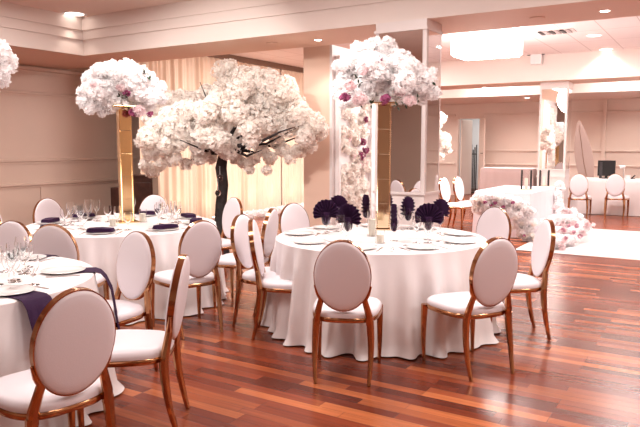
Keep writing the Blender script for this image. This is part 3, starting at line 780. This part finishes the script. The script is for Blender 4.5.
pf([(250, 82, 14), (268, 84, 13), (282, 90, 12), (238, 96, 14), (256, 100, 15), (274, 104, 15), (290, 104, 13), (300, 116, 12), (312, 124, 10), (318, 134, 7), (306, 136, 10), (288, 122, 14), (268, 124, 13), (246, 118, 12), (322, 128, 5)], -.3)
pf([(222, 72, 9), (226, 84, 10), (218, 92, 9), (230, 66, 6), (236, 74, 7), (206, 94, 9), (196, 100, 9)], .25)
pf([(170, 118, 11), (184, 112, 11), (160, 128, 10), (148, 138, 10), (176, 128, 12), (192, 126, 13), (206, 132, 13), (218, 140, 11), (228, 148, 10), (198, 144, 10), (182, 140, 9), (164, 146, 9), (150, 152, 8), (172, 158, 7), (200, 156, 7)], -.35)
pf([(170, 100, 9), (156, 108, 9), (184, 98, 8), (214, 112, 11), (228, 126, 12), (240, 140, 9), (150, 120, 7)], .3)
pf([(145, 166, 6), (152, 172, 5), (160, 164, 6), (186, 164, 5), (210, 158, 6), (236, 158, 6), (243, 162, 5), (253, 160, 6), (250, 170, 4), (262, 150, 6), (267, 170, 4), (270, 158, 6), (284, 150, 7), (290, 158, 5), (298, 150, 7), (310, 146, 6), (276, 142, 7)], 0)
pf([(180, 110, 13), (210, 100, 14), (250, 110, 15), (285, 118, 14), (230, 130, 14), (170, 135, 12)], .75)
pf([(236, 112, 11), (216, 100, 10), (205, 112, 10), (250, 128, 9), (196, 112, 9), (240, 90, 9), (252, 140, 7)], -.55)
link('blossoms', blossoms(spec, 1250, .027, rnd, squash=.9, fill=.3), M['petal2'], t, False)
for (q, ln) in (((220, 178), .12), ((218, 193), .16)):
    p = T(*q, -.14)
    g = link('glass_bauble', MB().lathe([(.004, -.045), (.03, -.035), (.044, 0), (.03, .035), (.006, .048)], 18, p), M['glass'], t)
    link('hanging_thread', MB().tube([p+Vector((0, 0, .045)), p+Vector((0, 0, .045+ln))], .002, 5), M['white'], g)

# ------------------------------------------------------------------ drape wall
xd = -9.28
y0, y1 = atx(139, 150, xd).y, 14.8
def drape(y0, y1, x, z0, z1, name, label, m, seed, cat='curtain'):
    rn = random.Random(seed); n = int((y1-y0)/.012); L = 8
    ks = [(rn.uniform(20, 60), rn.uniform(0, 6), rn.uniform(.3, 1)) for _ in range(5)]
    vs = []; fs = []
    for side in (0, 1):
        for j in range(L+1):
            tt = j/L
            for i in range(n+1):
                y = y0+(y1-y0)*i/n
                s = sum(w*math.sin(k*y+p+.6*tt*math.sin(y*2+p)) for k, p, w in ks)/2.6
                vs.append((x+.05*s*(1-.25*tt)-side*.006, y, z0+(z1-z0)*tt))
    N = n+1; O = (L+1)*N
    for side in (0, 1):
        for j in range(L):
            for i in range(n):
                q = (side*O+j*N+i, side*O+j*N+i+1, side*O+(j+1)*N+i+1, side*O+(j+1)*N+i); fs.append(q if side == 0 else q[::-1])
    o = link(name, MB().add(vs, fs), m, None, True); return tag(o, label, cat, 'sheer drapes hung behind the tree')
nd = 4; lbs = ['sheer cream floor-length drape panel behind the left pedestal', 'sheer cream drape panel directly behind the tree trunk', 'sheer cream drape panel right of the tree trunk', 'farthest sheer cream drape panel beside the wall pier']
for k in range(nd):
    a = y0+(y1-y0)*k/nd; drape(a+.005, y0+(y1-y0)*(k+1)/nd-.005, xd, .01, 3.44, 'sheer_drape', lbs[k], M['drape'], 20+k)
o = link('curtain_track', MB().box(xd-.06, y0, 3.44, xd+.06, y1, 3.559), mat('bronze_track', (.20, .12, .08), .5), None, False); tag(o, 'dark track along the ceiling carrying the cream drapes', 'curtain track')
# uplights at the foot of the drapes
for k in range(7):
    y = 9.6+k*.8
    tt = thing('floor_uplight', 'small white floor uplight glowing at the foot of the cream drapes', 'uplight', (xd+.34, y, 0), 0, 'uplights at the foot of the drapes')
    link('housing', MB().box(-.06, -.1, 0, .06, .1, .10), M['white'], tt, False, bevel=.01)
    link('lens', MB().box(-.045, -.085, .10, .045, .085, .108), M['led'], tt, False)
    spot((xd+.34, y, .13), 8, 120, .9, (1, .80, .60), .06, (math.radians(180), math.radians(-14), 0))
spec = [(Vector((xd+.62, 10.4+i*.17, .10)), .10) for i in range(26)]
o = link('floor_garland', blossoms(spec, 500, .035, rnd), M['petal'], None, False); tag(o, 'low garland of white flowers along the foot of the cream drapes', 'garland', kind='stuff')
# dark wooden piece behind the left pedestal
p = atz(128, 226, 0); p = Vector((-8.75, 8.0, 0))
t = thing('side_cabinet', 'dark brown wooden side cabinet half hidden behind the gold pedestal', 'cabinet', (-8.8, 8.12, 0), YAW)
link('body', MB().box(-.14, -.2, 0, .32, .2, 1.05), M['darkwood'], t, False, bevel=.01)
link('lower_shelf', MB().box(-.42, -.2, 0, -.14, .2, .86), M['darkwood'], t, False, bevel=.01)
link('top', MB().box(-.17, -.23, 1.05, .35, .23, 1.08), M['darkwood'], t, False, bevel=.008)
link('door', MB().box(-.10, -.215, .1, .28, -.2, .95), M['darkwood'], t, False, bevel=.006)

# ------------------------------------------------------------------ flower panel on the pier
xp = -4.735
ya, yb = atx(337, 100, xp).y, atx(368, 100, xp).y
t = thing('flower_wall', 'tall framed panel of cream flowers on the right side of the wall pier', 'flower wall', (xp, (ya+yb)/2, 0), 0)
w = (yb-ya)/2
m = MB(); m.box(0, -w-.05, .1, .07, -w, 2.86); m.box(0, w, .1, .07, w+.05, 2.86); m.box(0, -w, 2.81, .07, w, 2.86); m.box(0, -w, .1, .07, w, .15)
link('frame', m, M['white'], t, False, bevel=.004)
bl = []
for i in range(150): bl.append((Vector((.02, rnd.uniform(-w+.04, w-.04), rnd.uniform(.2, 2.76))), rnd.uniform(.05, .085)))
link('cream_flowers', blossoms(bl, 1100, .026, rnd, 1), M['petal2'], t, False)
bl = [(Vector((.06, rnd.uniform(-w+.05, w-.05), rnd.uniform(.2, 2.7))), .025) for _ in range(16)]
link('blush_flowers', blossoms(bl, 1600, .022, rnd, 1), M['blush'], t, False)
link('backing', MB().box(0, -w, .15, .012, w, 2.81), M['white'], t, False)
bl = [(Vector((.08, atx(x, y, xp).y-(ya+yb)/2, atx(x, y, xp).z)), .05) for x, y in ((358, 142), (361, 150), (357, 156), (360, 120))]
link('plum_cluster', blossoms(bl, 1400, .024, rnd, 1), M['purple'], t, False)

# ------------------------------------------------------------------ tall blossoms behind the mirrored pillar
p = atd(436, 135, 11.5)
t = thing('flower_stand', 'white blossoms peeking out right of the mirrored pillar above the sideways chairs', 'flower arrangement', (p.x, p.y, 0), 0)
link('stand', MB().lathe([(.15, 0), (.15, .015), (.02, .03), (.015, 1.0), (.02, 1.4)], 20), M['goldm'], t)
off = Vector((p.x, p.y, 0))
bl = [(atd(x, y, 11.5+rnd.uniform(-.1, .1))-off, r/56.5) for x, y, r in ((440, 118, 7), (434, 124, 8), (436, 136, 9), (442, 146, 8), (440, 156, 5), (446, 138, 5), (428, 130, 9), (430, 145, 9), (447, 150, 4))]
link('white_blossoms', blossoms(bl, 700, .04, rnd), M['petal2'], t, False)

# ------------------------------------------------------------------ sweetheart table with flowers
zs = TZ
A = atz(531, 193, zs); Lx = atz(478, 191.5, zs).x; By = min(atz(557, 186, zs).y, A.y+1.3)
sx0, sx1, sy0, sy1 = Lx-.1, A.x, A.y, A.y+1.9
tt = thing('head_table', 'white draped rectangular table heaped with flowers left of the dance floor', 'table', ((sx0+sx1)/2, (sy0+sy1)/2, 0))
hx, hy = (sx1-sx0)/2, (sy1-sy0)/2
link('tabletop', MB().box(-hx+.02, -hy+.02, zs-.04, hx-.02, hy-.02, zs-.006), M['darkwood'], tt, False)
for a in (-1, 1):
    for b in (-1, 1): link('leg', MB().box(a*(hx-.1)-.02, b*(hy-.1)-.02, 0, a*(hx-.1)+.02, b*(hy-.1)+.02, zs-.04), M['steel'], tt, False)
def box_cloth(x0, y0, x1, y1, z, seed, m, name, label, group=None, amp=.03, flare=.05):
    rn = random.Random(seed); per = []
    n = 70
    def seg(a, b, nx):
        for i in range(n): t = i/n; per.append((a[0]+(b[0]-a[0])*t, a[1]+(b[1]-a[1])*t, nx))
    seg((x0, y0), (x1, y0), (0, -1)); seg((x1, y0), (x1, y1), (1, 0)); seg((x1, y1), (x0, y1), (0, 1)); seg((x0, y1), (x0, y0), (-1, 0))
    ks = [(rn.uniform(14, 34), rn.uniform(0, 6), rn.uniform(.4, 1)) for _ in range(4)]
    cx, cy = (x0+x1)/2, (y0+y1)/2; rg = []
    for k in (.02, .6, .98): rg.append([(cx+(x-cx)*k, cy+(y-cy)*k, z) for x, y, nn in per])
    L = 10
    for j in range(L+1):
        t = j/L; row = []
        for i, (x, y, nn) in enumerate(per):
            s = sum(w*math.sin(k*(x-y)+p) for k, p, w in ks)/2
            c = min(i % n, n-i % n)/n; d = (flare*t+amp*t**.6*(s*.5+.5))
            dx, dy = (x-cx)/abs(x1-x0)*2, (y-cy)/abs(y1-y0)*2
            ex = nn[0] if abs(nn[0]) else max(-1, min(1, dx))*max(0, abs(dx)*6-5)
            ey = nn[1] if abs(nn[1]) else max(-1, min(1, dy))*max(0, abs(dy)*6-5)
            row.append((x+ex*d, y+ey*d, (z-.008)*(1-t)+.01*t))
        rg.append(row)
    mb = MB(); mb.rings(rg, cap=False); mb.f.append(tuple(range(len(per))))
    o = link(name, mb, M[m], None, True); return tag(o, label, 'tablecloth', group)
box_cloth(sx0, sy0, sx1, sy1, zs, 4, 'bluecloth', 'tablecloth', 'plain white cloth over the flower-heaped head table', amp=.015, flare=.02)
# garland on the front and left, cascade on the right floor
def gpts(lst, d0, n=1): return [(atd(x, y, d0+rnd.uniform(-.06, .06)), r/57) for x, y, r in lst]
dA = (Vector((A.x, A.y, zs))-Vector((0, 0, EYE))).dot(FW)
g = thing('table_garland', 'thick garland of white and blush flowers hanging down the front of the head table', 'garland', (Lx+.4, sy0-.1, 0))
off = Vector((Lx+.4, sy0-.1, 0))
lst = [(478, 200, 5), (484, 197, 6), (492, 197, 7), (500, 199, 7), (508, 200, 7), (516, 202, 7), (524, 206, 6), (530, 212, 6), (488, 206, 7), (498, 209, 7), (508, 211, 7), (518, 214, 7), (527, 222, 6), (481, 209, 6), (530, 230, 5), (524, 232, 5), (520, 224, 5), (528, 240, 5), (533, 238, 4), (535, 222, 4)]
B = [(p-off+Vector((0, -.12, 0)), r) for p, r in gpts(lst, dA-.05)]
B = [(Vector((p.x, min(p.y, -.02), max(p.z, r*.8))), r) for p, r in B]
link('white_flowers', blossoms(B, 1000, .036, rnd), M['petal'], g, False)
link('blush_flowers', blossoms([(p+Vector((rnd.uniform(-.1, .1), -.08, rnd.uniform(-.06, .06))), r*.35) for p, r in B], 1700, .03, rnd), M['petal2'], g, False)
for x, y in ((491, 205), (495, 203), (503, 207), (513, 203), (485, 202), (524, 236)): link('plum_flower', blossoms([(atd(x, y, dA-.3)-off, .022)], 1500, .022, rnd), M['purple'], g, False)
# cascade on floor at right end
g = thing('floor_flowers', 'mound of white and mauve flowers on the floor at the corner of the dance floor', 'flower arrangement', tuple(atz(562, 246, 0)))
off = atz(562, 246, 0)
lst = [(560, 206, 4), (564, 213, 7), (572, 213, 6), (558, 222, 9), (568, 222, 9), (577, 220, 7), (583, 226, 6), (560, 234, 9), (571, 233, 8), (580, 232, 5), (556, 243, 8), (566, 241, 7), (574, 239, 4), (548, 236, 8), (550, 247, 7), (558, 247, 6), (546, 224, 7), (588, 228, 3), (545, 246, 6)]
B = []
for x, y, r in lst:
    d = 9.9+(250-y)*.045
    p = atd(x, y, d); B.append((Vector((p.x, p.y, max(p.z, r/62*.8)))-off, r/62))
link('white_flowers', blossoms(B, 900, .038, rnd), M['petal'], g, False)
link('mauve_flowers', blossoms([(p+Vector((rnd.uniform(-.1, .1), -.1, rnd.uniform(-.05, .08))), r*.4) for p, r in B for _ in (0, 1)], 1200, .032, rnd), M['blush'], g, False)
mauve = petal('mauve_petals', (.62, .34, .42))
for x, y in ((568, 226), (574, 232), (580, 236), (566, 238), (577, 226), (563, 230)): link('mauve_flower', blossoms([(atd(x, y, 9.6)-off, .024)], 1500, .024, rnd), mauve, g, False)
g = thing('corner_flowers', 'string of white flowers down the right rear edge of the head table', 'garland', (sx1+.08, sy1-.05, 0))
off = Vector((sx1+.08, sy1-.05, 0))
link('white_flowers', blossoms([(Vector((rnd.uniform(-.03, .06), rnd.uniform(-.12, .05), z)), .075) for z in [.12+.09*k for k in range(9)]], 900, .035, rnd), M['petal'], g, False)
# two lantern-like candle stands on the head table
for (q, lb) in (((526, 190), 'nearer glass lantern with black uprights on the head table'), ((544, 186.5), 'farther glass lantern with black uprights on the head table')):
    p = atz(*q, zs); t = thing('glass_lantern', lb, 'lantern', (p.x, p.y, zs+.002), YAW, 'glass lanterns on the head table')
    link('base', MB().box(-.10, -.05, 0, .10, .05, .012), M['goldm'], t, False)
    H = .36 if q[0] < 530 else .32
    for s in (-1, 1): link('upright', MB().box(s*.085-.011, -.02, .012, s*.085+.011, .02, H), M['black'], t, False)
    link('glass_cylinder', MB().rings([[(a*math.cos(2*PI*i/20), a*math.sin(2*PI*i/20), z) for i in range(20)] for a, z in ((.02, .014), (.062, .014), (.062, H-.02), (.060, H-.02), (.060, .016), (.02, .016))]), M['glass'], t)
    link('candle', MB().lathe([(.03, .017), (.03, H*.6), (.01, H*.6)], 18), M['wax'], t)
# draped high bar behind
bx0 = atd(481, 170, 15.6).x; by = atd(481, 170, 15.6).y
xa, xb2 = bx0, -3.68
t = thing('bar_counter', 'tall draped service counter standing behind the head table', 'counter', ((xa+xb2)/2, by+.3, 0))
link('countertop', MB().box(-(xb2-xa)/2+.03, -.27, .99, (xb2-xa)/2-.03, .27, 1.035), M['darkwood'], t, False)
for s in (-1, 1): link('leg', MB().box(s*((xb2-xa)/2-.12)-.03, -.2, 0, s*((xb2-xa)/2-.12)+.03, .2, .99), M['darkwood'], t, False)
box_cloth(xa, by, xb2, by+.6, 1.045, 9, 'pinkcloth', 'tablecloth', 'blush pink pleated cloth on the tall counter behind the head table', amp=.03, flare=.03)
link_ = link('counter_runner', MB().box(xa-.01, by-.01, 1.047, xb2+.01, by+.61, 1.055), M['cloth'], None, False); tag(link_, 'thin white runner on top of the blush draped counter', 'table runner')

# ------------------------------------------------------------------ dance floor
o = link('dance_floor', MB().box(-2.62, 9.95, .001, 3.5, 13.25, .008), M['dance'], None, False); tag(o, 'glossy white vinyl dance floor laid on the boards at right', 'dance floor')
link('border_line', MB().box(-2.50, 10.14, .008, 3.4, 10.165, .0086), M['line'], o, False)
link('border_line', MB().box(-2.50, 13.03, .008, 3.4, 13.055, .0086), M['line'], o, False)

# ------------------------------------------------------------------ long back table
fx = atd(568, 200, 15.0); bz = .82
tx0, ty0 = fx.x, atd(600, 200, 15.0).y
t = thing('long_table', 'long draped table against the panelled back wall at right', 'table', (tx0+1.8, ty0+.38, 0))
link('tabletop', MB().box(-1.78, -.36, bz-.04, 1.78, .36, bz-.006), M['darkwood'], t, False)
for a in (-1.6, 1.6):
    for b in (-.3, .3): link('leg', MB().box(a-.02, b-.02, 0, a+.02, b+.02, bz-.04), M['steel'], t, False)
box_cloth(tx0, ty0, tx0+3.6, ty0+.76, bz, 12, 'cloth', 'tablecloth', 'pinkish white gathered cloth on the long table by the back wall', amp=.05, flare=.04)
def T2(x, y, dy=.35):   # point standing on the long table
    p = aty(x, y, ty0+dy); return Vector((p.x, ty0+dy, bz+.002))
p = T2(606.5, 170)
t = thing('monitor', 'black square monitor on a stand on the long back table', 'monitor', p)
link('screen', MB().box(-.19, -.03, .06, .19, .03, .42), M['black'], t, False, bevel=.006)
link('side_strip', MB().box(-.15, -.04, .0, -.09, -.03, .38), mat('dark_grey_plastic', (.05, .045, .05), .4), t, False)
link('foot', MB().box(-.14, -.09, 0, .10, .09, .02), M['black'], t, False, bevel=.005)
link('neck', MB().box(-.03, -.01, .02, .03, .02, .08), M['black'], t, False)
p = T2(624, 170)
t = thing('table_lamp', 'small white angled desk lamp right of the black monitor', 'lamp', p)
link('base', MB().lathe([(.05, 0), (.05, .012), (.01, .018)], 18), M['white'], t)
link('arm', MB().tube([(0, 0, .015), (.0, 0, .22), (.03, 0, .30)], .009), M['steel'], t)
link('lamp_shade', MB().tube([(.03, 0, .29), (-.09, 0, .27)], [.02, .045], 14), M['white'], t)
p = T2(633, 172)
t = thing('desk_gadget', 'small dark gadget leaning beside a white box on the long back table', 'gadget', p)
link('body', MB().box(-.05, -.02, 0, .05, .02, .015), M['black'], t, False)
link('arm', MB().tube([(-.03, 0, .012), (.05, 0, .09)], .014, 8), M['black'], t)
o = link('white_box', MB().box(-.06, -.05, 0, .05, .05, .08), M['white'], None, False, T2(628.5, 172, .3), bevel=.004); tag(o, 'little white carton between the desk lamp and the dark gadget', 'box')
# tall pointed leaf-shaped panel behind the left chair
p = aty(582, 190, ty0+.95)
t = thing('leaf_screen', 'tall pointed leaf-shaped blush screen standing between the far pillar and monitor', 'decor', (p.x, ty0+1.0, 0), .15)
m = MB(); rgf = []; rgb = []
for yy in (-.012, .012):
    row = []
    for k in range(25):
        u = k/24; z = .45+1.75*u; wd = .21*math.sin(PI*(u*.86+.10))**.9*(1 if u < .98 else .2); row.append((u, z, wd))
    for s in (-1, 1): rgf.append([(s*wd+.32*(.5-u)*.9, yy, z) for u, z, wd in row])
vs = [v for r in rgf for v in r]; fs = []
for i in range(24):
    fs += [(i, i+1, 25+i+1, 25+i), (50+i, 75+i, 75+i+1, 50+i+1), (i, 50+i, 50+i+1, i+1), (25+i, 25+i+1, 75+i+1, 75+i)]
link('leaf_blade', m.add(vs, fs), mat('blush_acrylic', (.46, .33, .29), .4), t)
link('rib', MB().tube([(.2, -.015, .3), (.0, -.016, 1.2), (-.14, -.015, 2.1)], [.005, .005, .003], 8), M['gold'], t)
link('foot', MB().box(.0, -.15, 0, .4, .15, .02), M['gold'], t, False, bevel=.004)
link('post', MB().tube([(.2, 0, .02), (.2, 0, .7)], .014), M['gold'], t)
# corridor furnishings beyond the doorway
t = thing('iron_stand', 'black iron stand glimpsed through the open doorway', 'coat stand', (aty(472.5, 150, YB+1.2).x, YB+1.2, 0))
for k in range(6): link('bar', MB().tube([(-.14+k*.056, 0, 0), (-.14+k*.056, 0, 1.45+.08*(k % 3))], .02, 6), M['black'], t)
link('crossbar', MB().tube([(-.16, 0, 1.3), (.16, 0, 1.3)], .02, 6), M['black'], t)
link('base', MB().box(-.17, -.15, 0, .17, .15, .04), M['black'], t, False)

# ------------------------------------------------------------------ world and view
w = bpy.data.worlds.new('world'); S.world = w; w.use_nodes = True
w.node_tree.nodes['Background'].inputs[0].default_value = (1, .9, .84, 1); w.node_tree.nodes['Background'].inputs[1].default_value = .3
S.view_settings.view_transform = 'Standard'; S.view_settings.look = 'None'; S.view_settings.gamma = 1; S.view_settings.exposure = 0.12
